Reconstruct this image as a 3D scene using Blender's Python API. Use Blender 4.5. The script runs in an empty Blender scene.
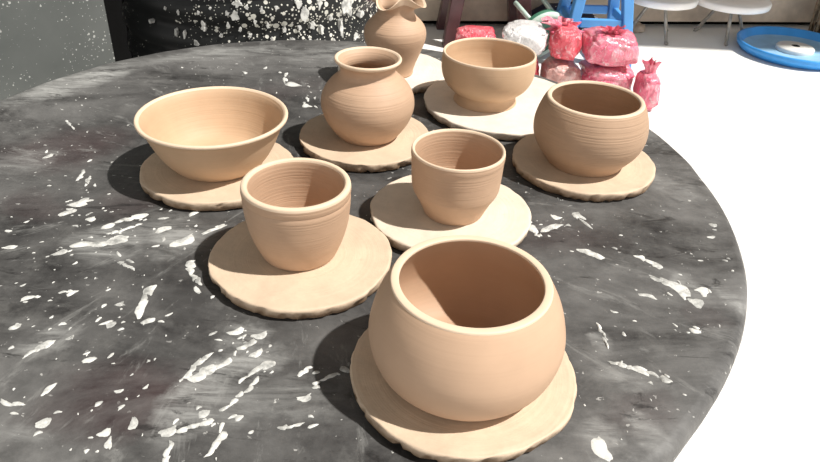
import bpy, bmesh, math, random
from mathutils import Vector, Matrix, noise
C = bpy.context.scene.collection
SC = bpy.context.scene
PI = math.pi
S = 0.42                       # metres per layout unit (layout unit = camera height above the table top)
FLOOR_DROP = 0.588             # table top above the floor
# ------------------------------------------------------------------ camera, sky, sun, exposure
PITCH, ROLL, FPX = 0.575741, 0.048299, 704.2268
fw = Vector((0, math.cos(PITCH), -math.sin(PITCH)))
rt0 = Vector((1, 0, 0)); up0 = rt0.cross(fw)
rt = math.cos(ROLL)*rt0 + math.sin(ROLL)*up0
up = -math.sin(ROLL)*rt0 + math.cos(ROLL)*up0
cam = bpy.data.cameras.new('camera'); camo = bpy.data.objects.new('camera', cam); C.objects.link(camo)
cam.sensor_width = 36; cam.lens = FPX/820*36; cam.clip_start = 0.02
M = Matrix((rt, up, -fw)).transposed().to_4x4(); M.translation = Vector((0, 0, FLOOR_DROP + S))
camo.matrix_world = M; SC.camera = camo
SC.view_settings.view_transform = 'Standard'; SC.view_settings.look = 'None'
SC.view_settings.gamma = 1; SC.view_settings.use_curve_mapping = False
SC.view_settings.exposure = 0.15
w = bpy.data.worlds.new('sky'); SC.world = w; w.use_nodes = True
# hazy sky: bright towards the horizon, dimmer overhead
wt = w.node_tree; bg = wt.nodes['Background']
tcn = wt.nodes.new('ShaderNodeTexCoord'); sxn = wt.nodes.new('ShaderNodeSeparateXYZ'); wt.links.new(tcn.outputs['Generated'], sxn.inputs[0])
rmp = wt.nodes.new('ShaderNodeValToRGB'); wt.links.new(sxn.outputs[2], rmp.inputs[0])
rmp.color_ramp.elements[0].position = 0.0; rmp.color_ramp.elements[0].color = (1.0, 0.975, 0.95, 1)
rmp.color_ramp.elements[1].position = 0.75; rmp.color_ramp.elements[1].color = (0.15, 0.147, 0.145, 1)
wt.links.new(rmp.outputs[0], bg.inputs[0])
mad = wt.nodes.new('ShaderNodeMath'); mad.operation = 'MULTIPLY_ADD'          # the open side of the yard, behind the camera, is brighter
wt.links.new(sxn.outputs[1], mad.inputs[0]); mad.inputs[1].default_value = -0.35; mad.inputs[2].default_value = 1.0
wt.links.new(mad.outputs[0], bg.inputs[1])
SUN_AZ, SUN_EL = math.radians(-12), math.radians(57)
sl = bpy.data.lights.new('sun', 'SUN'); sl.energy = 5.2; sl.angle = math.radians(1.2); sl.color = (1, 0.96, 0.9)
so = bpy.data.objects.new('sun', sl); C.objects.link(so)
sd = Vector((math.cos(SUN_EL)*math.cos(SUN_AZ), math.cos(SUN_EL)*math.sin(SUN_AZ), math.sin(SUN_EL)))
so.rotation_euler = sd.to_track_quat('Z', 'Y').to_euler(); so.location = sd*6

# ------------------------------------------------------------------ helpers
def tag(o, label=None, cat=None, group=None, kind=None):
    if label: o['label'] = label
    if cat: o['category'] = cat
    if group: o['group'] = group
    if kind: o['kind'] = kind
    return o
def obj(name, bm, mat, parent=None, smooth=True, loc=None):
    me = bpy.data.meshes.new(name)
    bmesh.ops.recalc_face_normals(bm, faces=bm.faces)
    bm.to_mesh(me); bm.free()
    for p in me.polygons: p.use_smooth = smooth
    me.materials.append(mat)
    o = bpy.data.objects.new(name, me); C.objects.link(o)
    if parent: o.parent = parent
    if loc is not None: o.location = loc
    return o
def empty(name, loc=(0, 0, 0), rz=0):
    o = bpy.data.objects.new(name, None); C.objects.link(o); o.location = loc; o.rotation_euler = (0, 0, rz)
    o.empty_display_size = 0.05
    return o
def catmull(pts, n=6):
    out = []
    P = [pts[0]] + list(pts) + [pts[-1]]
    for i in range(1, len(P)-2):
        p0, p1, p2, p3 = [Vector(q) for q in P[i-1:i+3]]
        for k in range(n):
            t = k/n
            out.append(0.5*((2*p1) + (-p0+p2)*t + (2*p0-5*p1+4*p2-p3)*t*t + (-p0+3*p1-3*p2+p3)*t**3))
    out.append(Vector(pts[-1]))
    return out
def lathe(prof, segs=96, warp=None, cap0=False, cap1=False):
    bm = bmesh.new(); rings = []
    for (r, z) in prof:
        ring = []
        for k in range(segs):
            a = 2*PI*k/segs
            v = Vector((r*math.cos(a), r*math.sin(a), z))
            if warp: v = warp(v, a, r, z)
            ring.append(bm.verts.new(v))
        rings.append(ring)
    for A, B in zip(rings, rings[1:]):
        for k in range(segs):
            bm.faces.new((A[k], A[(k+1) % segs], B[(k+1) % segs], B[k]))
    if cap0: bm.faces.new(rings[0])
    if cap1: bm.faces.new(rings[-1])
    return bm
def add_box(bm, c, s, rot=None, bev=0.0):
    g = bmesh.ops.create_cube(bm, size=1)
    vs = g['verts']
    for v in vs:
        p = Vector((v.co.x*s[0], v.co.y*s[1], v.co.z*s[2]))
        if rot is not None: p = rot @ p
        v.co = p + Vector(c)
    if bev:
        es = list({e for v in vs for e in v.link_edges})
        bmesh.ops.bevel(bm, geom=es, offset=bev, segments=2, affect='EDGES', profile=0.5)
def add_tube(bm, pts, rad, n=10):
    pts = [Vector(p) for p in pts]; rings = []
    for i, p in enumerate(pts):
        d = (pts[min(i+1, len(pts)-1)] - pts[max(i-1, 0)]).normalized()
        a = Vector((0, 0, 1)) if abs(d.z) < 0.9 else Vector((1, 0, 0))
        x = d.cross(a).normalized(); y = d.cross(x)
        rr = rad[i] if isinstance(rad, (list, tuple)) else rad
        rings.append([bm.verts.new(p + rr*(math.cos(2*PI*k/n)*x + math.sin(2*PI*k/n)*y)) for k in range(n)])
    for A, B in zip(rings, rings[1:]):
        for k in range(n): bm.faces.new((A[k], A[(k+1) % n], B[(k+1) % n], B[k]))
    bm.faces.new(rings[0]); bm.faces.new(rings[-1])
def add_bar(bm, a, b, wa, wb, bev=0.004):
    """tapered square bar from a to b; wa, wb = (x, y) sizes at each end"""
    a, b = Vector(a), Vector(b); vs = []
    for p, q in ((a, wa), (b, wb)):
        for sx, sy in ((-1, -1), (1, -1), (1, 1), (-1, 1)):
            vs.append(bm.verts.new(p + Vector((sx*q[0]/2, sy*q[1]/2, 0))))
    fs = [(0, 1, 2, 3), (4, 5, 6, 7), (0, 1, 5, 4), (1, 2, 6, 5), (2, 3, 7, 6), (3, 0, 4, 7)]
    faces = [bm.faces.new([vs[i] for i in f]) for f in fs]
    if bev: bmesh.ops.bevel(bm, geom=list({e for f in faces for e in f.edges}), offset=bev, segments=2, affect='EDGES', profile=0.5)

# ------------------------------------------------------------------ materials
def new_mat(name):
    m = bpy.data.materials.new(name); m.use_nodes = True
    nt = m.node_tree; return m, nt, nt.nodes['Principled BSDF']
class NT:
    def __init__(s, nt): s.nt = nt
    def n(s, t, **kw):
        x = s.nt.nodes.new(t)
        for k, v in kw.items(): setattr(x, k, v)
        return x
    def link(s, a, b): s.nt.links.new(a, b)
    def set(s, sock, v):
        if hasattr(v, 'is_output'): s.link(v, sock)
        else: sock.default_value = v
    def coord(s, kind='Object'): return s.n('ShaderNodeTexCoord').outputs[kind]
    def mapping(s, vec, scale=(1, 1, 1), rot=(0, 0, 0), loc=(0, 0, 0)):
        m = s.n('ShaderNodeMapping'); s.link(vec, m.inputs[0])
        m.inputs['Scale'].default_value = scale; m.inputs['Rotation'].default_value = rot; m.inputs['Location'].default_value = loc
        return m.outputs[0]
    def noise(s, vec, scale, detail=4, rough=0.55, dist=0.0):
        x = s.n('ShaderNodeTexNoise'); s.link(vec, x.inputs['Vector'])
        x.inputs['Scale'].default_value = scale; x.inputs['Detail'].default_value = detail
        x.inputs['Roughness'].default_value = rough; x.inputs['Distortion'].default_value = dist
        return x.outputs['Fac']
    def voro(s, vec, scale, feature='F1', rnd=1.0):
        x = s.n('ShaderNodeTexVoronoi', feature=feature); s.link(vec, x.inputs['Vector'])
        x.inputs['Scale'].default_value = scale; x.inputs['Randomness'].default_value = rnd
        return x.outputs['Distance']
    def ramp(s, f, stops):
        x = s.n('ShaderNodeValToRGB'); s.link(f, x.inputs[0]); e = x.color_ramp.elements
        while len(e) < len(stops): e.new(0.5)
        for q, (p, c) in zip(e, stops):
            q.position = p; q.color = (c, c, c, 1) if not isinstance(c, tuple) else (*c, 1)
        return x.outputs[0]
    def mix(s, f, a, b, mode='MIX'):
        x = s.n('ShaderNodeMix', data_type='RGBA', blend_type=mode)
        s.set(x.inputs[0], f)
        for i, v in ((6, a), (7, b)):
            if isinstance(v, tuple): x.inputs[i].default_value = (*v, 1)
            else: s.link(v, x.inputs[i])
        return x.outputs[2]
    def math(s, op, a, b=None):
        x = s.n('ShaderNodeMath', operation=op); s.set(x.inputs[0], a)
        if b is not None: s.set(x.inputs[1], b)
        return x.outputs[0]
    def bump(s, h, strength, dist, bsdf):
        x = s.n('ShaderNodeBump'); s.link(h, x.inputs['Height'])
        x.inputs['Strength'].default_value = strength; x.inputs['Distance'].default_value = dist
        s.link(x.outputs[0], bsdf.inputs['Normal'])
def clay(name, col, var=0.07, ring=0.27, rough=0.62):
    m, nt, b = new_mat(name); t = NT(nt); co = t.coord()
    rings = t.noise(t.mapping(co, (3, 3, 420)), 1.0, 3, 0.6)
    blot = t.noise(co, 22, 4)
    c = t.mix(t.ramp(blot, [(0.3, 0.0), (0.7, 1.0)]), tuple(x*(1-var) for x in col), tuple(min(1, x*(1+var)) for x in col))
    c = t.mix(t.ramp(rings, [(0.35, 0.0), (0.65, 1.0)]), t.mix(0.02 + 0.12*ring, c, (0.25, 0.14, 0.08)), c)
    t.link(c, b.inputs['Base Color'])
    b.inputs['Roughness'].default_value = rough
    t.bump(rings, ring, 0.003, b)
    return m
def bat_mat(name, col):
    m, nt, b = new_mat(name); t = NT(nt); co = t.coord()
    sx = t.n('ShaderNodeSeparateXYZ'); t.link(co, sx.inputs[0])
    rr = t.math('SQRT', t.math('ADD', t.math('POWER', sx.outputs[0], 2.0), t.math('POWER', sx.outputs[1], 2.0)))
    cb = t.n('ShaderNodeCombineXYZ'); t.link(rr, cb.inputs[0]); 
    rings = t.noise(t.mapping(cb.outputs[0], (260, 1, 1)), 1.0, 3)
    blot = t.noise(co, 28, 5, 0.65)
    c = t.mix(t.ramp(blot, [(0.3, 0.0), (0.72, 1.0)]), tuple(x*0.80 for x in col), col)
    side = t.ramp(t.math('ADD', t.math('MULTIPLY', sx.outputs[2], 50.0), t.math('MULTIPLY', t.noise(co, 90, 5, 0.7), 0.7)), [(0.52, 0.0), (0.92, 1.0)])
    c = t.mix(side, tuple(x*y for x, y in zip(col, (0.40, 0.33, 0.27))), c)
    t.link(c, b.inputs['Base Color']); b.inputs['Roughness'].default_value = 0.7
    h = t.math('ADD', t.math('MULTIPLY', rings, 0.5), t.math('MULTIPLY', t.noise(co, 90, 5), 0.6))
    t.bump(h, 0.45, 0.0025, b)
    return m
def plain(name, col, rough=0.5, var=0.12, scale=12, bump=0.0, metal=0.0):
    m, nt, b = new_mat(name); t = NT(nt); co = t.coord()
    f = t.noise(co, scale, 5)
    c = t.mix(t.ramp(f, [(0.3, 0.0), (0.7, 1.0)]), tuple(x*(1-var) for x in col), tuple(min(1, x*(1+var)) for x in col))
    t.link(c, b.inputs['Base Color']); b.inputs['Roughness'].default_value = rough; b.inputs['Metallic'].default_value = metal
    if bump: t.bump(f, bump, 0.004, b)
    return m
def speckled(name, base, base2, speck, scale, thr, rough=0.5, lo=0.38, hi=0.66, side=0.0):
    """dark surface with dried clay flecks of several sizes"""
    m, nt, b = new_mat(name); t = NT(nt); co = t.coord()
    c = t.mix(t.ramp(t.noise(co, 5, 6, 0.6), [(0.3, 0.0), (0.7, 1.0)]), base, base2)
    wob = t.noise(co, 60, 3)
    sp = t.n('ShaderNodeSeparateXYZ'); t.link(co, sp.inputs[0])
    dens = t.ramp(t.math('ADD', t.noise(co, 5.5, 3), t.math('MULTIPLY', sp.outputs[0], side)), [(lo, 0.0), (hi, 1.0)])
    for sc, th in ((scale, thr), (scale*2.3, thr*0.95), (scale*0.45, thr*0.62)):
        d = t.math('ADD', t.voro(co, sc), t.math('MULTIPLY', wob, 0.22))
        mask = t.math('LESS_THAN', d, t.math('ADD', t.math('MULTIPLY', dens, th*0.75), 0.10 + 0.03))
        c = t.mix(mask, c, speck)
    t.link(c, b.inputs['Base Color']); b.inputs['Roughness'].default_value = rough
    return m
# wiped smears of slip and bare brown patches on the table: x, y, half length, half width, angle, strength
SMEARS = [(-0.016, -0.369, 0.037, 0.024, 1.19, 0.8), (0.005, -0.328, 0.038, 0.021, 0.54, 0.8), (-0.166, -0.153, 0.041, 0.038, 0.69, 0.7), (-0.106, -0.138, 0.037, 0.042, 0.79, 0.7), (-0.162, -0.303, 0.026, 0.018, 0.59, 0.6), (0.294, -0.388, 0.018, 0.02, -0.82, 0.8), (0.335, -0.372, 0.015, 0.014, -0.69, 0.5), (0.423, -0.183, 0.029, 0.014, -1.26, 0.5), (-0.384, 0.272, 0.119, 0.034, 0.98, 0.9), (-0.195, 0.43, 0.136, 0.031, 0.37, 0.6), (-0.33, 0.016, 0.037, 0.027, 0.9, 0.5), (0.32, -0.269, 0.015, 0.012, -1.05, 0.5), (-0.019, 0.464, 0.105, 0.039, 0.53, 0.5), (0.003, -0.285, 0.022, 0.017, 0.38, 0.6), (0.332, -0.318, 0.031, 0.015, -0.12, 0.4), (0.466, 0.032, 0.045, 0.027, -0.91, 0.4), (0.03, -0.368, 0.058, 0.021, 0.29, 0.45), (0.462, -0.2, 0.017, 0.014, -1.15, 0.6), (-0.132, -0.4, 0.027, 0.012, -0.29, 0.4)]
BROWN = [(-0.077, -0.364, 0.061, 0.04, 0.11, 0.9), (-0.301, 0.055, 0.078, 0.057, 0.59, 0.9), (0.33, -0.356, 0.037, 0.018, 0.5, 0.6), (-0.18, -0.073, 0.034, 0.03, 1.03, 0.5), (-0.275, -0.088, 0.029, 0.044, 0.94, 0.5), (0.427, -0.225, 0.023, 0.02, -1.25, 0.4), (0.281, -0.11, 0.094, 0.029, 0.09, 0.4), (-0.066, 0.281, 0.085, 0.038, 0.63, 0.4)]
def table_mat():
    m, nt, b = new_mat('clay_stained_black_table'); t = NT(nt); co = t.coord()
    sx = t.n('ShaderNodeSeparateXYZ'); t.link(co, sx.inputs[0])
    th = t.math('ARCTAN2', sx.outputs[1], sx.outputs[0])
    rr = t.math('SQRT', t.math('ADD', t.math('POWER', sx.outputs[0], 2.0), t.math('POWER', sx.outputs[1], 2.0)))
    cb = t.n('ShaderNodeCombineXYZ'); t.link(t.math('MULTIPLY', th, 3.2), cb.inputs[0]); t.link(t.math('MULTIPLY', rr, 2.2), cb.inputs[1])
    rad = cb.outputs[0]
    warp = t.n('ShaderNodeVectorMath', operation='MULTIPLY_ADD')
    nz = t.n('ShaderNodeTexNoise'); t.link(co, nz.inputs['Vector']); nz.inputs['Scale'].default_value = 16; nz.inputs['Detail'].default_value = 5; nz.inputs['Roughness'].default_value = 0.65
    t.link(nz.outputs['Color'], warp.inputs[0]); warp.inputs[1].default_value = (0.07, 0.07, 0); t.link(co, warp.inputs[2])
    def patch(lst):
        tot = None
        for (x, y, a, w_, an, st) in lst:
            v = t.n('ShaderNodeMapping', vector_type='TEXTURE'); t.link(warp.outputs[0], v.inputs[0])
            v.inputs['Location'].default_value = (x + 0.035, y + 0.035, 0); v.inputs['Rotation'].default_value = (0, 0, an); v.inputs['Scale'].default_value = (a*1.25, w_*1.25, 1000)
            L = t.n('ShaderNodeVectorMath', operation='LENGTH'); t.link(v.outputs[0], L.inputs[0])
            f = t.math('MULTIPLY', t.ramp(L.outputs['Value'], [(0.45, 1.0), (1.0, 0.0)]), st)
            tot = f if tot is None else t.math('MAXIMUM', tot, f)
        return tot
    fine = t.noise(co, 24, 10, 0.72)
    base = t.mix(t.ramp(t.noise(co, 9, 10, 0.72), [(0.38, 0.0), (0.62, 1.0)]), (0.022, 0.021, 0.021), (0.086, 0.084, 0.082))
    base = t.mix(t.math('MULTIPLY', t.ramp(fine, [(0.52, 0.0), (0.66, 1.0)]), 0.5), base, (0.13, 0.128, 0.122))
    base = t.mix(patch(BROWN), base, t.mix(t.ramp(fine, [(0.4, 0.0), (0.62, 1.0)]), (0.026, 0.015, 0.016), (0.052, 0.036, 0.036)))
    # dust film towards the rim, with grey sheen painted into its colour
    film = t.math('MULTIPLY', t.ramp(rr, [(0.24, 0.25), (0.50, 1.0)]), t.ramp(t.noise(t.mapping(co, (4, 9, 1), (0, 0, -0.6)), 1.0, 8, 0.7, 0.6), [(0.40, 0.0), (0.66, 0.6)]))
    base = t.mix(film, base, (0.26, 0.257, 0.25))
    # smears, broken up along the wiping direction
    brk = t.ramp(t.noise(t.mapping(co, (14, 60, 1), (0, 0, -0.55)), 1.0, 8, 0.72, 0.7), [(0.36, 0.0), (0.60, 1.0)])
    base = t.mix(t.math('MULTIPLY', patch(SMEARS), brk), base, (0.36, 0.362, 0.35))
    thin = t.noise(rad, 5.0, 9, 0.75, 0.5)
    base = t.mix(t.math('MULTIPLY', t.ramp(thin, [(0.57, 0.0), (0.66, 1.0)]), 0.45), base, (0.26, 0.26, 0.25))
    dk = t.noise(t.mapping(co, (12, 40, 1), (0, 0, -0.35)), 1.0, 8, 0.7, 0.8)
    base = t.mix(t.math('MULTIPLY', t.ramp(dk, [(0.60, 0.0), (0.66, 1.0)]), 0.7), base, (0.013, 0.012, 0.012))
    dens = t.ramp(t.noise(co, 6, 3), [(0.36, 0.15), (0.62, 1.0)])
    fl = t.noise(co, 110, 4, 0.6, 0.3)
    base = t.mix(t.math('MULTIPLY', t.ramp(fl, [(0.665, 0.0), (0.69, 1.0)]), dens), base, (0.55, 0.545, 0.52))
    t.link(base, b.inputs['Base Color'])
    b.inputs['Specular IOR Level'].default_value = 0.32
    t.link(t.ramp(fine, [(0.3, 0.36), (0.7, 0.6)]), b.inputs['Roughness'])
    t.bump(t.math('ADD', fine, t.noise(co, 130, 5, 0.7)), 0.3, 0.002, b)
    return m
def bag_mat(name, deep, pale):
    m, nt, b = new_mat(name); t = NT(nt); co = t.coord()
    f = t.noise(co, 14, 5, 0.6, 1.2)
    c = t.mix(t.ramp(f, [(0.42, 0.0), (0.66, 1.0)]), deep, pale)
    wr = t.noise(t.mapping(co, (1, 1, 0.5)), 38, 4, 0.6, 2.5)
    c = t.mix(t.math('MULTIPLY', t.ramp(wr, [(0.56, 0.0), (0.66, 1.0)]), 0.75), c, tuple(min(1, x*0.45+0.5) for x in pale))  # near-white streaks paint sun glare onto the wrinkled plastic
    t.link(c, b.inputs['Base Color']); b.inputs['Roughness'].default_value = 0.28
    b.inputs['Coat Weight'].default_value = 0.5; b.inputs['Coat Roughness'].default_value = 0.12
    t.bump(t.math('ADD', wr, t.math('MULTIPLY', f, 0.7)), 0.7, 0.012, b)
    return m
CLAY = (0.51, 0.342, 0.228)
M_rim = clay('sunlit_clay_rim', (0.72, 0.56, 0.41), 0.04, 0.05)  # paler than the bodies: sun on the rims painted into the colour
M_pot = clay('leather_hard_clay', CLAY)
M_smooth = clay('smooth_clay', CLAY, 0.05, 0.06)
M_pot_dark = clay('damp_clay', (0.43, 0.285, 0.185), ring=0.4)
M_bowl = clay('yellowish_clay', (0.55, 0.378, 0.24), ring=0.14)
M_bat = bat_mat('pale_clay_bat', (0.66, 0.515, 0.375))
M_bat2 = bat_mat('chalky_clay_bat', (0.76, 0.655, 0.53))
M_bat3 = bat_mat('sunlit_clay_bat', (0.84, 0.75, 0.64))  # whiter copy of the slab clay, with strong sunlight painted in
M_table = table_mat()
M_splat, _nt, _b = new_mat('dried_white_slip'); _t = NT(_nt); _co = _t.coord()
_t.link(_t.mix(_t.ramp(_t.noise(_co, 55, 6, 0.7), [(0.36, 0.0), (0.56, 1.0)]), (0.26, 0.262, 0.25), (0.66, 0.66, 0.63)), _b.inputs['Base Color']); _b.inputs['Roughness'].default_value = 0.6
M_leg = plain('dark_painted_wood', (0.03, 0.028, 0.026), 0.5)
M_floor = plain('pale_concrete', (0.77, 0.76, 0.735), 0.8, 0.05, 3, 0.1)
M_wall = speckled('dusty_grey_wall_paint', (0.080, 0.088, 0.084), (0.130, 0.138, 0.132), (0.42, 0.43, 0.41), 85, 0.34, 0.6, 0.30, 0.62)
M_black = plain('deep_shade_black', (0.006, 0.006, 0.006), 0.9)  # black paints in the deep shade behind the drum and under the ledge
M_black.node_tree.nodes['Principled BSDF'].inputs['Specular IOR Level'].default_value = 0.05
M_ledge = plain('beige_plaster', (0.58, 0.49, 0.39), 0.85, 0.25, 9, 0.3)
M_backwall = plain('brown_plaster', (0.45, 0.37, 0.29), 0.85, 0.3, 6, 0.3)
M_roof = plain('roof_sheet', (0.25, 0.24, 0.23), 0.7)
M_drum = speckled('clay_splattered_black_plastic', (0.010, 0.011, 0.011), (0.020, 0.021, 0.021), (0.62, 0.61, 0.55), 66, 0.38, 0.4, 0.32, 0.64, 0.5)
M_drum.node_tree.nodes['Principled BSDF'].inputs['Specular IOR Level'].default_value = 0.22
M_brown = plain('brown_plastic', (0.085, 0.040, 0.042), 0.3, 0.25, 20)
M_blue = plain('blue_plastic', (0.10, 0.36, 0.78), 0.4, 0.08)
M_plate = plain('bright_blue_plastic', (0.05, 0.33, 0.80), 0.35, 0.10)
M_platein = plain('dusty_blue_plastic', (0.28, 0.50, 0.72), 0.5, 0.12)
M_hub = plain('cream_plastic', (0.75, 0.75, 0.72), 0.4, 0.05)
M_hole = plain('dark_hole', (0.02, 0.02, 0.02), 0.7)
M_white = plain('white_plastic', (0.93, 0.92, 0.90), 0.4, 0.04)
M_metal = plain('rusty_grey_metal', (0.36, 0.34, 0.30), 0.45, 0.3, 30, 0, 0.3)
M_green = plain('green_plastic', (0.06, 0.20, 0.13), 0.35, 0.2)
M_greenlight = plain('pale_green_plastic', (0.55, 0.70, 0.62), 0.3, 0.1)
M_red = bag_mat('red_polythene', (0.78, 0.06, 0.10), (0.88, 0.22, 0.26))
M_pink = bag_mat('pink_polythene', (0.84, 0.14, 0.24), (0.90, 0.40, 0.46))
M_palebag = bag_mat('clear_pink_polythene', (0.66, 0.34, 0.30), (0.82, 0.56, 0.52))
M_whitebag = bag_mat('white_polythene', (0.78, 0.76, 0.76), (0.9, 0.88, 0.88))
M_straw = plain('straw_fibre', (0.30, 0.23, 0.15), 0.9, 0.5, 60, 0.8)
M_rope = plain('pale_rope', (0.60, 0.53, 0.42), 0.9, 0.2, 80)
M_cloth = speckled('dark_blue_patterned_cloth', (0.02, 0.022, 0.04), (0.03, 0.03, 0.05), (0.7, 0.7, 0.72), 14, 0.42, 0.9)
# ------------------------------------------------------------------ setting
def struct(name, bm, m, smooth=False): return tag(obj(name, bm, m, None, smooth), kind='structure')
bm = bmesh.new(); add_box(bm, (1.5, 2.5, -0.05), (14, 11, 0.1)); struct('floor', bm, M_floor)
# grey side wall ending beside the drum, and black walls painting the deep shade behind it
e1 = Vector((-0.5195, 1.1593, 0)); dirw = Vector((0.602, 0.799, 0)); nrm = Vector((-0.799, 0.602, 0))
def wall_box(a, b, thick, h, out):
    a, b = Vector(a), Vector(b); d = (b-a); L = d.length; d.normalize(); n = Vector((-d.y, d.x, 0))
    if n.dot(Vector(out)) < 0: n = -n
    bm = bmesh.new(); c = (a+b)/2 + n*thick/2
    add_box(bm, (c.x, c.y, h/2), (L, thick, h), Matrix.Rotation(math.atan2(d.y, d.x), 3, 'Z'))
    return bm
struct('wall_left', wall_box(e1 - dirw*2.2, e1, 0.05, 2.3, nrm), M_wall)
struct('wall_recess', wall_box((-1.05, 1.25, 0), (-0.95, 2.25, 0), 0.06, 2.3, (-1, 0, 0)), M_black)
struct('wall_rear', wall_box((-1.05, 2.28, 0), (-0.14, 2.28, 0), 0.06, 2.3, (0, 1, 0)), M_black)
# back wall with a low ledge, set slightly askew
ba, bb = Vector((-1.6, 3.10, 0)), Vector((4.2, 3.98, 0)); bd = (bb-ba).normalized(); bn = Vector((-bd.y, bd.x, 0))
struct('wall_back', wall_box(ba + bn*0.16, bb + bn*0.16, 0.1, 2.3, (0, 1, 0)), M_backwall)
lb = wall_box(ba, bb, 0.16, 0.12, (0, 1, 0))
for v in lb.verts: v.co.z += 0.028
struct('trim_1', lb, M_ledge)
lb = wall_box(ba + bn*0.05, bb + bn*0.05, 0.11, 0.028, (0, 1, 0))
struct('trim_shade', lb, M_black)  # black strip painting the shadow in the gap below the ledge
ry = 2.89
bm = bmesh.new(); add_box(bm, (3.1, (ry+4.6)/2, 2.34), (6.6, 4.6-ry, 0.06)); struct('roof', bm, M_roof)

# ------------------------------------------------------------------ table
TC = Vector((-0.34127*S, 1.789*S, FLOOR_DROP))
RT = [(-150, 1.20), (-120, 1.25), (-90, 1.27), (-49, 1.250), (-42, 1.241), (-32, 1.238), (-19, 1.24), (-11, 1.238), (5.5, 1.243), (12.4, 1.255), (23.7, 1.268), (60, 1.287), (98, 1.287), (106, 1.281), (113.4, 1.276), (123, 1.262), (132, 1.247), (144.6, 1.221), (156.8, 1.197), (180, 1.18), (210, 1.20)]
def table_r(a):
    d = math.degrees(a) % 360
    if d > 210: d -= 360
    for (a0, r0), (a1, r1) in zip(RT, RT[1:]):
        if a0 <= d <= a1:
            t = (d-a0)/(a1-a0); t = t*t*(3-2*t); return (r0 + (r1-r0)*t)*S
    return 1.2*S
SEG = 180
bm = bmesh.new(); rings = []
edge = [(1.0, -0.036, -0.012), (1.0, -0.030, -0.002), (1.0, -0.014, 0.0), (1.0, -0.006, -0.002), (1.0, -0.002, -0.0055), (1.0, 0.0, -0.011), (0.93, 0, 0), (0.8, 0, 0), (0.5, 0, 0), (0.2, 0, 0)]
for f_, z, dr in edge:
    rings.append([bm.verts.new(((table_r(2*PI*k/SEG)+dr)*f_*math.cos(2*PI*k/SEG), (table_r(2*PI*k/SEG)+dr)*f_*math.sin(2*PI*k/SEG), z)) for k in range(SEG)])
for A, B in zip(rings, rings[1:]):
    for k in range(SEG): bm.faces.new((A[k], A[(k+1) % SEG], B[(k+1) % SEG], B[k]))
bm.faces.new(rings[0]); bm.faces.new(rings[-1])
table = empty('round_table', TC)
tag(table, 'big round black table, its top smeared and splashed with white clay slip', 'table')
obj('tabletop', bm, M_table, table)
for k in range(4):
    a = PI/4 + k*PI/2; bm = bmesh.new()
    add_bar(bm, (0.36*math.cos(a), 0.36*math.sin(a), -FLOOR_DROP), (0.30*math.cos(a), 0.30*math.sin(a), -0.036), (0.04, 0.04), (0.05, 0.05))
    obj('leg', bm, M_leg, table, False)
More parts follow.
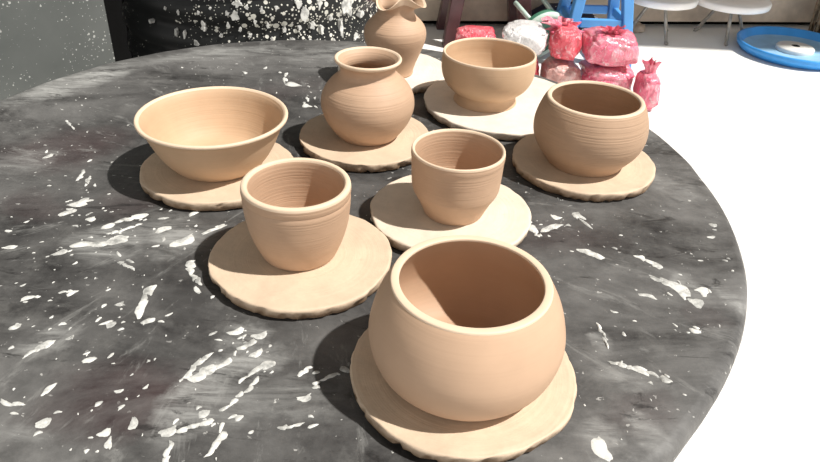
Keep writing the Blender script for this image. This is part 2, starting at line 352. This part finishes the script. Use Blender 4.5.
# dried splashes of slip: low raised blobs
SPL = [(0.397,-0.143,0.034,0.0113,-0.69),(0.4,-0.175,0.025,0.0091,-0.48),(0.417,-0.188,0.028,0.0147,-1.17),(0.438,-0.187,0.014,0.0137,-0.86),(0.427,-0.207,0.016,0.0144,-1.17),(0.323,-0.262,0.03,0.0041,-1.45),(0.335,-0.302,0.027,0.0065,-0.28),(0.356,-0.31,0.029,0.0091,-0.57),(0.294,-0.393,0.023,0.0114,-1.25),(0.3,-0.083,0.033,0.01,0.59),(0.28,-0.088,0.02,0.0091,-1.15),(0.338,-0.132,0.025,0.0111,-0.68),(0.339,-0.064,0.031,0.0107,-1.06),(0.31,-0.062,0.011,0.0088,-0.45),(0.47,-0.208,0.021,0.0078,-1.41),(0.485,-0.156,0.014,0.0079,-0.54),(0.484,-0.137,0.01,0.008,-0.72),(-0.203,-0.112,0.011,0.0099,0.93),(-0.229,-0.082,0.024,0.0133,0.8),(-0.176,-0.155,0.054,0.0153,0.24),(-0.209,-0.177,0.016,0.0074,0.78),(-0.12,-0.124,0.017,0.0099,0.68),(-0.091,-0.145,0.029,0.0142,0.84),(-0.065,-0.205,0.056,0.0104,-1.08),(-0.1,-0.244,0.044,0.0121,-1.53),(-0.119,-0.252,0.008,0.0058,0.89),(-0.167,-0.111,0.048,0.0105,0.62),(-0.16,-0.127,0.033,0.0079,0.78),(-0.117,-0.28,0.009,0.0081,0.96),(-0.087,-0.273,0.012,0.0071,0.66),(-0.166,-0.313,0.026,0.0081,0.83),(-0.118,-0.325,0.011,0.0065,0.6),(-0.158,-0.377,0.02,0.0071,-0.23),(-0.124,-0.394,0.012,0.0098,0.79),(-0.076,-0.401,0.011,0.0072,0.75),(-0.028,-0.326,0.034,0.0074,1.16),(-0.015,-0.329,0.037,0.0104,0.79),(-0.017,-0.391,0.034,0.0081,0.44),(0.015,-0.356,0.042,0.005,1.0),(0.008,-0.405,0.024,0.0067,1.29),(-0.008,-0.377,0.009,0.0083,0.72),(-0.025,-0.414,0.02,0.0052,1.65),(0.026,-0.322,0.027,0.0104,0.72),(0.018,-0.308,0.013,0.0069,0.85),(0.019,-0.379,0.007,0.0049,0.86),(-0.092,-0.372,0.007,0.0044,0.87),(-0.07,0.331,0.046,0.0065,-1.47),(-0.052,0.303,0.029,0.0158,-0.63),(-0.022,0.249,0.018,0.0066,-1.23),(-0.02,0.222,0.015,0.0119,-0.57),(-0.326,0.12,0.034,0.0047,-0.81),(-0.313,0.028,0.016,0.0077,1.02),(0.06,-0.328,0.011,0.0052,0.93),(0.082,-0.331,0.015,0.0066,0.62),(0.095,-0.322,0.011,0.0054,-0.44),(-0.165,-0.014,0.018,0.0095,0.8),(-0.234,-0.1,0.019,0.0087,0.79),(-0.135,-0.193,0.024,0.006,-0.58),(-0.067,-0.118,0.026,0.0095,0.72),(-0.095,-0.085,0.023,0.0096,0.92),(0.41,-0.251,0.011,0.0062,-0.42),(0.49,-0.062,0.009,0.007,-0.24),(0.428,-0.282,0.022,0.0057,-2.24),(0.389,-0.346,0.031,0.0022,0.95),(0.337,-0.388,0.021,0.0021,0.85),(-0.005,-0.282,0.015,0.0079,0.61),(0.017,-0.285,0.015,0.0077,0.63),(0.008,-0.299,0.018,0.0061,0.76),(0.067,-0.356,0.012,0.0064,0.5),(0.06,-0.386,0.017,0.0049,0.38),(-0.207,-0.249,0.014,0.0065,0.6),(-0.198,-0.29,0.011,0.0059,0.66),(-0.176,-0.236,0.012,0.0049,0.38),(-0.254,-0.016,0.027,0.0054,1.7),(-0.241,-0.029,0.026,0.0049,-1.36)]
rnd = random.Random(7)
bm = bmesh.new()
def splat(x, y, L, W, ang, h=0.0007):
    h *= rnd.uniform(0.6, 1.6)
    if math.hypot(x, y) + L*0.55 > table_r(math.atan2(y, x)) - 0.013: return
    n = 18 if L > 0.01 else 9; out = []; inn = []
    ca, sa = math.cos(ang), math.sin(ang); ph = rnd.uniform(0, 100); bend = rnd.uniform(-.25, .25)*W
    skew = rnd.uniform(-.4, .4)
    for k in range(n):
        a = 2*PI*k/n
        q = 1 + 0.42*noise.noise(Vector((math.cos(a)*1.1+ph, math.sin(a)*1.5, ph*.3))) + 0.14*noise.noise(Vector((math.cos(a)*2.6+ph, math.sin(a)*4, 1)))
        u = math.cos(a)*L/2*q; v = math.sin(a)*W/2*q*(1+skew*math.cos(a)) + bend*math.cos(a)**2*2
        for lst, s, z in ((out, 1, 0.0), (inn, 0.72, h)):
            X = x + (u*ca - v*sa)*s; Y = y + (u*sa + v*ca)*s
            lst.append(bm.verts.new((X, Y, z + 0.0001)))
    for k in range(n): bm.faces.new((out[k], out[(k+1) % n], inn[(k+1) % n], inn[k]))
    bm.faces.new(inn)
for p in SPL:
    x, y, L, W, a = p
    if L > 2.2*W:
        m = max(2, min(5, int(L/W)))
        for q in range(m):
            u = (q+0.5)/m - 0.5; ww = W*rnd.uniform(0.45, 1.05)
            splat(x + u*L*math.cos(a) + rnd.gauss(0, W*.12), y + u*L*math.sin(a) + rnd.gauss(0, W*.12), L/m*rnd.uniform(1.0, 1.7), ww, a + rnd.gauss(0, .12))
    else: splat(x, y, L, W, a)
    for q in range(rnd.randint(1, 4)):
        d = rnd.uniform(-1.3, 1.3)*L; s = rnd.uniform(0.0015, 0.005)
        splat(x + d*math.cos(a) + rnd.gauss(0, .008), y + d*math.sin(a) + rnd.gauss(0, .008), s*rnd.uniform(1, 2.5), s*.7, a + rnd.gauss(0, .4))
CL = [(-0.20, -0.14, 0.07, 46), (-0.22, -0.30, 0.10, 60), (-0.14, -0.36, 0.08, 46), (-0.05, -0.30, .06, 26), (0.30, -0.10, 0.07, 40), (0.36, -0.22, 0.09, 36), (0.05, 0.10, 0.10, 30), (-0.1, 0.33, 0.08, 26), (-0.33, -0.2, .08, 26), (-0.3, 0.05, .09, 16), (0.42, -0.02, .06, 16), (0.3, -0.36, .08, 22), (-0.25, 0.3, .12, 16)]
for cx, cy, sg, n in CL:
    for k in range(int(n*0.75)):
        x, y = rnd.gauss(cx, sg), rnd.gauss(cy, sg)
        if math.hypot(x, y) > table_r(math.atan2(y, x)) - 0.03: continue
        s = 0.0012 + rnd.random()**4*0.006
        splat(x, y, s*rnd.uniform(1, 2.4), s*.9, math.atan2(y-.02, x-.02) + rnd.gauss(0, .35), 0.0004)
o = obj('dried_slip_splatter', bm, M_splat, table, True); o['kind'] = 'stuff'

# ------------------------------------------------------------------ clay bats (round slabs the pots were thrown on)
BT = 0.0317*S
def bat(cx, cy, R, label, mat, seed, ell=0.0, ang=0.0, rag=0.018):
    bm = bmesh.new(); seg = 120; rings = []; t = BT
    prof = [(0.90, 0.0), (0.955, 0.0004), (0.985, 0.22*t), (0.995, 0.5*t), (1.0, 0.75*t), (0.998, 0.90*t), (0.988, 0.985*t), (0.975, 1.0*t), (0.93, 0.995*t), (0.85, 0.985*t), (0.78, 0.985*t), (0.62, 1.0*t), (0.3, 1.0*t)]
    for i, (f_, z) in enumerate(prof):
        ring = []
        for k in range(seg):
            a = 2*PI*k/seg; d = Vector((math.cos(a), math.sin(a), 0))
            rr = R*S*(1 + ell*math.cos(2*(a-ang)) + 0.022*noise.noise(d*1.6 + Vector((seed, 0, 0))) + 0.010*noise.noise(d*5 + Vector((seed, 3, 0))))
            zz = z
            if i in (0, 1, 2, 3, 4, 5):
                w_ = (1, 1, 1, .9, .5, .25)[i]
                rr -= w_*rag*S*max(0, noise.noise(d*8 + Vector((seed, 7, i*.35))) + 0.8*noise.noise(d*26 + Vector((seed, 9, i*1.3))))
            if i in (5, 6, 7, 8): zz += 0.0007*noise.noise(d*7 + Vector((seed, 11, i)))
            ring.append(bm.verts.new((rr*f_*d.x, rr*f_*d.y, zz)))
        rings.append(ring)
    for A, B in zip(rings, rings[1:]):
        for k in range(seg): bm.faces.new((A[k], A[(k+1) % seg], B[(k+1) % seg], B[k]))
    bm.faces.new(rings[0]); bm.faces.new(rings[-1])
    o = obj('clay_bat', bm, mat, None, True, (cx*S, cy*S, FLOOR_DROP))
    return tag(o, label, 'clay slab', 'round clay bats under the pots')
bat(0.1154, 1.0154, 0.2212, 'round pale clay slab under the largest bowl at the front', M_bat, 1.3)
bat(-0.2541, 1.3709, 0.2144, 'round pale clay slab under the tapered cup left of the front bowl', M_bat, 5.1)
bat(-0.5608, 1.7906, 0.2161, 'round clay slab under the wide flared bowl on the far left', M_bat, 9.7)
bat(-0.1562, 2.0461, 0.2102, 'round clay slab with crumbly edge under the narrow-necked jar', M_bat, 14.2, rag=0.028)
bat(0.1052, 1.6083, 0.2151, 'round pale clay slab under the straight-sided cup in the middle', M_bat2, 18.8)
bat(0.315, 2.385, 0.288, 'sunlit white clay slab under the footed bowl at the back', M_bat3, 23.5)
bat(0.5197, 1.9447, 0.2160, 'thick clay slab under the inward-curving bowl on the right', M_bat, 27.9)
bat(-0.095, 2.66, 0.215, 'clay slab under the wavy-lipped pitcher, behind the other slabs', M_bat3, 33.1)

# ------------------------------------------------------------------ pots
PZ = FLOOR_DROP + BT
def pot(name, cx, cy, parts, label, cat, group=None, warp=None, rz=0.0, mat=None):
    """parts: list of (part name, profile, n, cap) in layout units above the slab"""
    root = empty(name, (cx*S, cy*S, PZ), rz)
    tag(root, label, cat, group)
    for pn, prof, n, cap in parts:
        pr = [(r*S, z*S) for r, z in (catmull(prof, n) if n else prof)]
        wob = rnd.uniform(0, 100)
        def wp(v, a, r, z):
            k = 1 + 0.006*noise.noise(Vector((math.cos(a)*1.2+cx*9, math.sin(a)*1.2, z*8)))
            v = Vector((v.x*k, v.y*k, v.z))
            return warp(v, a, r, z) if warp else v
        bm = lathe(pr, 112, wp, *cap)
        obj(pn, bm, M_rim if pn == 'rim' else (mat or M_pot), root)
    return root
def vessel(outer, rim, inner):
    """closed wall: outer profile up, rim over the top, inner profile down to the middle of the floor"""
    n = (True, False)
    return [('body', list(outer), 5, (True, False)), ('rim', list(rim), 5, (False, False)), ('inner_wall', list(inner), 5, (False, True))]
# 1 big bowl
pot('large_bowl', 0.1150, 1.018, vessel(
    [(0.128, 0.0), (0.141, 0.003), (0.157, 0.016), (0.172, 0.038), (0.182, 0.070), (0.1845, 0.100), (0.178, 0.135), (0.168, 0.166), (0.154, 0.194), (0.1465, 0.2055)],
    [(0.1465, 0.2055), (0.1458, 0.2090), (0.1425, 0.2105), (0.1345, 0.2105), (0.1312, 0.2090), (0.1308, 0.2050)],
    [(0.1308, 0.2050), (0.1390, 0.190), (0.154, 0.160), (0.165, 0.125), (0.168, 0.095), (0.160, 0.06), (0.142, 0.034), (0.117, 0.020), (0.06, 0.015), (0.01, 0.015)]),
    'largest smooth round bowl with inward rim, nearest the camera', 'bowl', 'freshly thrown clay pots', mat=M_smooth)
# 2 left cup
pot('clay_cup', -0.2615, 1.382, vessel(
    [(0.082, 0.0), (0.088, 0.004), (0.096, 0.022), (0.108, 0.055), (0.117, 0.092), (0.1215, 0.130), (0.1228, 0.152), (0.1218, 0.160), (0.1228, 0.164), (0.1240, 0.172), (0.1238, 0.1800)],
    [(0.1238, 0.1800), (0.1222, 0.1860), (0.1170, 0.1885), (0.1112, 0.1875), (0.1082, 0.1820)],
    [(0.1082, 0.1820), (0.1060, 0.166), (0.105, 0.135), (0.100, 0.09), (0.091, 0.05), (0.075, 0.022), (0.045, 0.014), (0.01, 0.013)]),
    'tapered clay cup with thick rounded rim, left of the large front bowl', 'cup', 'freshly thrown clay pots')
# 3 wide bowl
pot('wide_bowl', -0.5641, 1.803, vessel(
    [(0.112, 0.0), (0.117, 0.002), (0.130, 0.014), (0.150, 0.040), (0.168, 0.072), (0.181, 0.102), (0.189, 0.124), (0.196, 0.137), (0.2040, 0.142), (0.2072, 0.1460)],
    [(0.2072, 0.1460), (0.2075, 0.1505), (0.2045, 0.1538), (0.1995, 0.1535), (0.1950, 0.1495)],
    [(0.1950, 0.1495), (0.187, 0.136), (0.176, 0.105), (0.160, 0.070), (0.138, 0.038), (0.110, 0.020), (0.06, 0.013), (0.01, 0.012)]),
    'wide open shallow bowl with flared lip, furthest left on the table', 'bowl', 'freshly thrown clay pots', mat=M_bowl)
# 4 jar
pot('clay_jar', -0.150, 2.045, [
    ('body', [(0.086, 0.0), (0.093, 0.004), (0.110, 0.025), (0.130, 0.056), (0.1425, 0.090), (0.1445, 0.115), (0.139, 0.142), (0.124, 0.168), (0.104, 0.189), (0.090, 0.200)], 5, (True, False)),
    ('neck', [(0.090, 0.200), (0.0845, 0.209), (0.0835, 0.218), (0.088, 0.230), (0.0965, 0.2405)], 5, (False, False)),
    ('rim', [(0.0965, 0.2405), (0.1005, 0.2445), (0.1015, 0.2490), (0.0990, 0.2525), (0.0945, 0.2525), (0.0900, 0.2490)], 5, (False, False)),
    ('inner_wall', [(0.0900, 0.2490), (0.0800, 0.238), (0.0740, 0.225), (0.0735, 0.210), (0.083, 0.194), (0.110, 0.168), (0.128, 0.135), (0.130, 0.10), (0.115, 0.055), (0.085, 0.022), (0.04, 0.014), (0.01, 0.013)], 5, (False, True))],
    'round-bellied clay jar with narrow neck and flared lip', 'jar', 'freshly thrown clay pots')
# 5 middle cup
pot('clay_cup', 0.1120, 1.600, vessel(
    [(0.072, 0.0), (0.0775, 0.003), (0.086, 0.022), (0.097, 0.046), (0.107, 0.064), (0.1125, 0.078), (0.1150, 0.100), (0.1165, 0.13), (0.1175, 0.155), (0.1190, 0.168), (0.1187, 0.178)],
    [(0.1187, 0.178), (0.1178, 0.1828), (0.1150, 0.1845), (0.1115, 0.1828), (0.1095, 0.179)],
    [(0.1095, 0.179), (0.107, 0.160), (0.105, 0.12), (0.101, 0.08), (0.088, 0.048), (0.070, 0.022), (0.04, 0.013), (0.01, 0.012)]),
    'straight-sided clay cup with thin rim, in the middle of the group', 'cup', 'freshly thrown clay pots')
# 6 footed bowl
pot('footed_bowl', 0.2439, 2.3712, [
    ('foot', [(0.110, 0.0), (0.1115, 0.003), (0.1085, 0.012), (0.1065, 0.026), (0.1090, 0.038)], 5, (True, False)),
    ('body', [(0.1090, 0.038), (0.124, 0.047), (0.143, 0.066), (0.155, 0.088), (0.1615, 0.112), (0.1632, 0.136), (0.1622, 0.158), (0.1608, 0.171)], 5, (False, False)),
    ('rim', [(0.1608, 0.171), (0.1600, 0.1758), (0.1572, 0.1778), (0.1535, 0.1765), (0.1515, 0.1720)], 5, (False, False)),
    ('inner_wall', [(0.1515, 0.1720), (0.151, 0.15), (0.150, 0.125), (0.142, 0.09), (0.126, 0.06), (0.10, 0.042), (0.06, 0.034), (0.01, 0.033)], 5, (False, True))],
    'footed clay bowl with thin pale rim, on the white slab at the back', 'bowl', 'freshly thrown clay pots', mat=M_bowl)
# 7 right bowl
pot('round_bowl', 0.5190, 1.934, vessel(
    [(0.108, 0.0), (0.113, 0.003), (0.122, 0.018), (0.136, 0.036), (0.152, 0.058), (0.163, 0.084), (0.1665, 0.108), (0.1645, 0.135), (0.157, 0.163), (0.147, 0.188), (0.1405, 0.199)],
    [(0.1405, 0.199), (0.1385, 0.2028), (0.1340, 0.2042), (0.1285, 0.2030), (0.1255, 0.1985)],
    [(0.1255, 0.1985), (0.132, 0.184), (0.143, 0.155), (0.151, 0.12), (0.149, 0.085), (0.136, 0.05), (0.11, 0.025), (0.06, 0.016), (0.01, 0.015)]),
    'brownish clay bowl with inward rim and fine grooves, rightmost on the table', 'bowl', 'freshly thrown clay pots', mat=M_pot_dark)
# 8 pitcher with wavy lip
def frill(v, a, r, z):
    t = min(1, max(0, (z/S - 0.232)/0.055)); t = t*t
    c4 = math.cos(4*(a - math.radians(-112)))
    s = 1 + 0.20*t*c4
    return Vector((v.x*s, v.y*s, v.z - 0.021*S*t*c4))
pot('clay_pitcher', -0.0910, 2.605, [
    ('body', [(0.066, 0.0), (0.072, 0.004), (0.073, 0.018), (0.083, 0.050), (0.101, 0.095), (0.113, 0.130), (0.1165, 0.155), (0.112, 0.178), (0.098, 0.198), (0.080, 0.215)], 5, (True, False)),
    ('neck', [(0.080, 0.215), (0.070, 0.228), (0.0665, 0.240), (0.070, 0.254), (0.080, 0.267)], 5, (False, False)),
    ('rim', [(0.080, 0.267), (0.090, 0.277), (0.0975, 0.283), (0.0985, 0.286), (0.0960, 0.2875), (0.090, 0.285)], 5, (False, False)),
    ('inner_wall', [(0.090, 0.285), (0.078, 0.275), (0.064, 0.258), (0.058, 0.240), (0.064, 0.222), (0.092, 0.190), (0.104, 0.155), (0.09, 0.095), (0.065, 0.03), (0.01, 0.014)], 5, (False, True))],
    'tall clay pitcher with frilled wavy lip, furthest back on the table', 'pitcher', 'freshly thrown clay pots', warp=frill)

# ------------------------------------------------------------------ black drum behind the table
DX, DY, DR = -0.90*S, 3.87*S, 0.685*S
pr = [(DR*0.93, 0.0), (DR*0.97, 0.01)]
z = 0.02
while z < 0.86:
    pr += [(DR*0.965, z), (DR*0.985, z+0.012), (DR, z+0.022), (DR*0.998, z+0.040), (DR*0.975, z+0.052)]; z += 0.062
pr += [(DR*0.97, 0.89)]
drum = empty('plastic_drum', (DX, DY, 0)); tag(drum, 'big black ribbed plastic drum spattered with pale clay, behind the table', 'drum')
obj('body', lathe(pr, 96, None, True, False), M_drum, drum)
obj('rim', lathe([(DR*0.97, 0.89), (DR*1.01, 0.892), (DR*1.02, 0.905), (DR*1.0, 0.918), (DR*0.95, 0.918), (DR*0.93, 0.90)], 96), M_drum, drum)
obj('lid', lathe([(DR*0.93, 0.90), (DR*0.9, 0.895), (DR*0.4, 0.90), (0.01, 0.90)], 96, None, False, True), M_drum, drum)
DSPL = [(-0.648,0.605,0.0509,0.0528),(-0.71,0.56,0.0141,0.0388),(-1.013,0.605,0.0212,0.0414),(-1.053,0.624,0.0165,0.0182),(-0.957,0.58,0.0155,0.0164),(-1.462,0.63,0.0191,0.0155),(-1.483,0.607,0.0174,0.0269),(-1.707,0.583,0.0128,0.0227),(-1.772,0.549,0.0157,0.0138),(-1.535,0.588,0.0079,0.0135),(-1.534,0.611,0.0098,0.0112),(-0.897,0.621,0.016,0.0185),(-0.887,0.569,0.0094,0.0236),(-0.922,0.546,0.0115,0.0143),(-1.92,0.562,0.0101,0.0184),(-1.856,0.562,0.0072,0.0184),(-1.879,0.606,0.0072,0.0136),(-1.73,0.609,0.0064,0.0112),(-1.356,0.596,0.0077,0.0113),(-1.304,0.619,0.0076,0.0135),(-1.272,0.588,0.0097,0.0114),(-1.205,0.621,0.0097,0.0113),(-1.396,0.569,0.0097,0.0091),(-1.16,0.578,0.01,0.0138),(-1.115,0.557,0.0123,0.0116),(-0.809,0.589,0.0125,0.0166),(-0.787,0.539,0.013,0.0169),(-0.56,0.537,0.021,0.0199),(-0.483,0.579,0.0197,0.0174),(-1.589,0.568,0.0081,0.0091),(-1.458,0.581,0.0078,0.0091),(-1.252,0.56,0.0079,0.0092),(-2.15,0.574,0.0102,0.0117),(-1.982,0.609,0.008,0.0091),(-1.643,0.62,0.0061,0.0067),(-1.4,0.623,0.0076,0.0089),(-0.983,0.552,0.011,0.0094),(-1.054,0.579,0.0084,0.0116)]
bm = bmesh.new()
for a, z, wd, ht in DSPL:
    n = 16; out = []; inn = []; ph = rnd.uniform(0, 99)
    for k in range(n):
        t = 2*PI*k/n; q = 1 + 0.8*noise.noise(Vector((math.cos(t)*1.4+ph, math.sin(t)*1.4, 0))) + 0.2*noise.noise(Vector((math.cos(t)*4+ph, math.sin(t)*4, 0)))
        for lst, s, rr in ((out, 1, DR*0.965), (inn, 0.93, DR*1.002)):
            aa = a + math.cos(t)*wd*0.40*q*s/DR
            lst.append(bm.verts.new((rr*math.cos(aa), rr*math.sin(aa), z + math.sin(t)*ht*0.40*q*s)))
    for k in range(n): bm.faces.new((out[k], out[(k+1) % n], inn[(k+1) % n], inn[k]))
    bm.faces.new(inn)
o = obj('dried_slip_splatter', bm, M_splat, drum, False); o['kind'] = 'stuff'

# ------------------------------------------------------------------ polythene bags of clay
def bag(cx, cy, z0, sx, sy, sz, mat, label, seed, neck=None, name='clay_bag', p=0.62, tilt=0.0, grp='plastic bags of clay on the floor'):
    bm = bmesh.new(); bmesh.ops.create_icosphere(bm, subdivisions=5, radius=1)
    for v in bm.verts:
        d = v.co.normalized()
        q = Vector([math.copysign(abs(c)**p, c) for c in d])
        n1 = noise.noise(d*1.7 + Vector((seed, 0, 0))); n2 = noise.noise(d*5 + Vector((seed, 5, 0))); n3 = abs(noise.noise(d*9 + Vector((seed, 9, 0))))
        k = 1 + 0.16*n1 + 0.07*n2 - 0.06*n3
        c = Vector((q.x*sx/2*k, q.y*sy/2*k, q.z*sz/2*(1 + 0.10*n1 + 0.05*n2)))
        c.z = max(c.z, -sz/2)
        v.co = c + Vector((0, 0, sz/2))
    root = empty(name, (cx, cy, z0), tilt); tag(root, label, 'bag', grp)
    obj('filled_bag', bm, mat, root)
    if neck:
        nx, ny, nh, nr = neck
        bm = bmesh.new(); seg = 40; rings = []
        for t in range(9):
            u = t/8; zz = sz*0.80 + (nh + sz*0.2)*u
            r = nr*(1.5 - 2.6*u + 2.4*u*u) if u < .55 else nr*(0.8 + 1.3*(u-.55))
            ring = []
            for k in range(seg):
                a = 2*PI*k/seg
                rr = r*(1 + 0.28*math.sin(a*9 + seed)*(0.3+u) + 0.3*noise.noise(Vector((math.cos(a)*2, math.sin(a)*2, u*2+seed))))
                ring.append(bm.verts.new((nx*u + rr*math.cos(a), ny*u + rr*math.sin(a)*0.7, zz + 0.02*u*noise.noise(Vector((math.cos(a)*3+seed, math.sin(a)*3, 0))))))
            rings.append(ring)
        for A, B in zip(rings, rings[1:]):
            for k in range(seg): bm.faces.new((A[k], A[(k+1) % seg], B[(k+1) % seg], B[k]))
        obj('tied_neck', bm, mat if mat is not M_red else M_pink, root)
    return root
bag(0.718, 2.60, 0.0, 0.20, 0.20, 0.122, M_pink, 'reddish bag of clay at the bottom, beneath the big top bag', 3.0)
bag(0.548, 2.62, 0.0, 0.135, 0.17, 0.118, M_palebag, 'brownish see-through bag of clay at the bottom of the heap', 8.0)
bag(0.388, 2.66, 0.0, 0.165, 0.18, 0.130, M_red, 'red bag of clay below the white bag', 12.0)
bag(0.707, 2.60, 0.128, 0.195, 0.20, 0.115, M_pink, 'big shiny pink bag of clay on top of the heap', 21.0, (0.0, -0.03, 0.015, 0.03))
bag(0.546, 2.63, 0.124, 0.110, 0.15, 0.125, M_red, 'bright red bag of clay on the heap, beside the white bag', 26.0, (-0.02, 0.03, 0.005, 0.045))
bag(0.402, 2.66, 0.134, 0.165, 0.17, 0.100, M_whitebag, 'white plastic bag on the left of the heap', 31.0)
bag(0.848, 2.49, 0.0, 0.078, 0.14, 0.13, M_pink, 'small upright pink bag of clay at the right end of the heap', 37.0, (-0.005, 0.0, 0.040, 0.020))
bag(0.235, 2.90, 0.0, 0.17, 0.14, 0.145, M_red, 'red bag of clay beneath the brown stool', 41.0)

# ------------------------------------------------------------------ stools in the background
def plastic_stool(cx, cy, half, hy, h, lw, mat, label, rz, rung_z, splay=0.03):
    root = empty('plastic_stool', (cx, cy, 0), rz); tag(root, label, 'stool')
    bm = bmesh.new(); add_box(bm, (0, 0, h-0.012), (2*half+0.03, 2*hy+0.03, 0.024), None, 0.008)
    obj('seat', bm, mat, root, False)
    for sx in (-1, 1):
        for sy in (-1, 1):
            bm = bmesh.new()
            add_bar(bm, (sx*(half+splay), sy*(hy+splay), 0), (sx*(half-lw/2), sy*(hy-lw/2), h-0.024), (lw*0.8, lw*0.8), (lw, lw))
            obj('leg', bm, mat, root, False)
    k = splay*(1-rung_z/h)
    for sy in (-1, 1):
        bm = bmesh.new(); add_box(bm, (0, sy*(hy-lw/2+k+.01), rung_z), (2*half - lw, lw*0.45, 0.036), None, 0.005); obj('rung', bm, mat, root, False)
    for sx in (-1, 1):
        bm = bmesh.new(); add_box(bm, (sx*(half-lw/2+k+.01), 0, rung_z), (lw*0.45, 2*hy - lw, 0.036), None, 0.005); obj('rung', bm, mat, root, False)
    return root
plastic_stool(0.290, 3.22, 0.145, 0.10, 0.45, 0.066, M_brown, 'dark brown plastic stool behind the footed bowl', 0.10, 0.33)
plastic_stool(0.735, 3.02, 0.108, 0.10, 0.38, 0.045, M_blue, 'bright blue plastic stool behind the heap of clay bags', 0.06, 0.178)
# green round stool lying on its side behind the bags, legs pointing back and up
g = empty('round_stool', (0.515, 2.92, 0.0)); tag(g, 'green round plastic stool lying tipped over behind the white bag', 'stool')
RG = Matrix.Translation((0, 0, 0.110)) @ Vector((0.42, -0.82, -0.28)).to_track_quat('Z', 'Y').to_matrix().to_4x4()
bm = lathe([(0.02, -0.012), (0.075, -0.010), (0.085, 0.0), (0.103, -0.001), (0.111, -0.010), (0.111, -0.028), (0.104, -0.032), (0.102, -0.02), (0.02, -0.022)], 48, None, True, True)
bm.transform(RG); obj('seat', bm, M_green, g)
bm = lathe([(0.084, 0.001), (0.098, 0.004), (0.108, -0.002), (0.112, -0.010), (0.109, -0.012)], 48); bm.transform(RG); obj('seat_edge', bm, M_greenlight, g)
for k in range(4):
    a = PI/4 + k*PI/2; bm = bmesh.new()
    add_tube(bm, [(0.09*math.cos(a), 0.09*math.sin(a), -0.02), (0.10*math.cos(a), 0.10*math.sin(a), -0.155)], 0.010, 8)
    bm.transform(RG); obj('leg', bm, M_greenlight, g)

def low_stool(cx, cy, r, h, label, rz):
    root = empty('low_stool', (cx, cy, 0), rz); tag(root, label, 'stool', 'low white stools by the back wall')
    obj('seat', lathe([(0.01, h-0.035), (r*0.9, h-0.035), (r*0.98, h-0.030), (r, h-0.02), (r, h-0.008), (r*0.97, h), (r*0.6, h+0.001), (0.01, h+0.001)], 64, None, True, True), M_white, root)
    for k in range(3):
        a = k*2*PI/3 - PI/2 + 0.25; c, s = math.cos(a), math.sin(a); bm = bmesh.new()
        add_tube(bm, [(r*0.25*c, r*0.25*s, h-0.036), (r*0.45*c, r*0.45*s, h*0.5), (r*0.72*c, r*0.72*s, 0.007), (r*0.78*c, r*0.78*s, 0.007)], 0.008, 8)
        obj('leg', bm, M_metal, root)
    bm = lathe([(0.03, h-0.035), (0.045, h-0.040), (0.03, h-0.055)], 24, None, True, True); obj('mount', bm, M_metal, root)
low_stool(1.115, 3.36, 0.162, 0.200, 'low round white stool next to the blue plastic stool', 0.0)
low_stool(1.455, 3.40, 0.175, 0.190, 'low round white stool just left of the blue dish', -0.42)

# ------------------------------------------------------------------ blue dish with a pale hub
p = empty('blue_dish', (1.725, 3.215, 0)); tag(p, 'round shallow blue plastic dish with white hub lying on the floor', 'dish')
obj('dish', lathe([(0.20, 0.0), (0.235, 0.003), (0.252, 0.022), (0.258, 0.044), (0.252, 0.048), (0.242, 0.044), (0.232, 0.022), (0.222, 0.016)], 72, None, True, False), M_plate, p)
obj('dish_floor', lathe([(0.222, 0.016), (0.20, 0.013), (0.10, 0.013), (0.01, 0.013)], 72, None, False, True), M_platein, p)
h = obj('hub', lathe([(0.082, 0.0125), (0.083, 0.026), (0.078, 0.032), (0.030, 0.034), (0.019, 0.034)], 48, None, False, False), M_hub, p)
obj('hole', lathe([(0.019, 0.034), (0.018, 0.014), (0.01, 0.0135)], 24, None, False, True), M_hole, h)

# ------------------------------------------------------------------ odds and ends along the back wall
def lump(cx, cy, r, seed, mat, label, name='stone', cat='stone', group='small stones by the back wall', sq=0.7):
    bm = bmesh.new(); bmesh.ops.create_icosphere(bm, subdivisions=3, radius=r)
    for v in bm.verts:
        d = v.co.normalized(); v.co *= 1 + 0.35*noise.noise(d*1.8 + Vector((seed, 0, 0))); v.co.z = max(v.co.z*sq, -r*0.5) + r*0.5
    return tag(obj(name, bm, mat, None, True, (cx, cy, 0)), label, cat, group)
lump(0.985, 3.43, 0.030, 2, M_ledge, 'small beige stone on the floor nearest the blue stool')
lump(1.055, 3.43, 0.034, 4, M_backwall, 'small brown stone beneath the left low white stool')
bm = bmesh.new(); rs = random.Random(3)
for k in range(70):
    a = rs.uniform(0, 2*PI); r = 0.10*math.sqrt(rs.random()); x, y = r*math.cos(a), r*math.sin(a)*0.6
    add_tube(bm, [(x, y, 0.0), (x*1.1+rs.gauss(0, .01), y*1.1, 0.25), (x*1.5+rs.gauss(0, .03), y*1.5, 0.5)], 0.006, 5)
st = tag(obj('straw_bundle', bm, M_straw, None, True, (2.02, 3.50, 0)), 'upright bundle of brown straw against the back wall behind the blue dish', 'straw')
bm = bmesh.new(); add_tube(bm, [(0.11*math.cos(t)*0.35, -0.075, 0.10+0.06*math.sin(t)) for t in [k*PI/10 for k in range(-6, 17)]], 0.007, 8)
obj('cord_loop', bm, M_rope, st)
bm = bmesh.new(); bmesh.ops.create_icosphere(bm, subdivisions=4, radius=1)
for v in bm.verts:
    d = v.co.normalized(); k = 1 + 0.2*noise.noise(d*3)
    v.co = Vector((d.x*0.17*k, d.y*0.09*k, max(-0.05, d.z*0.10*k) + 0.05))
tag(obj('cloth_heap', bm, M_cloth, None, True, (0.665, 3.31, 0)), 'crumpled dark blue cloth with white pattern lying by the back wall', 'cloth')
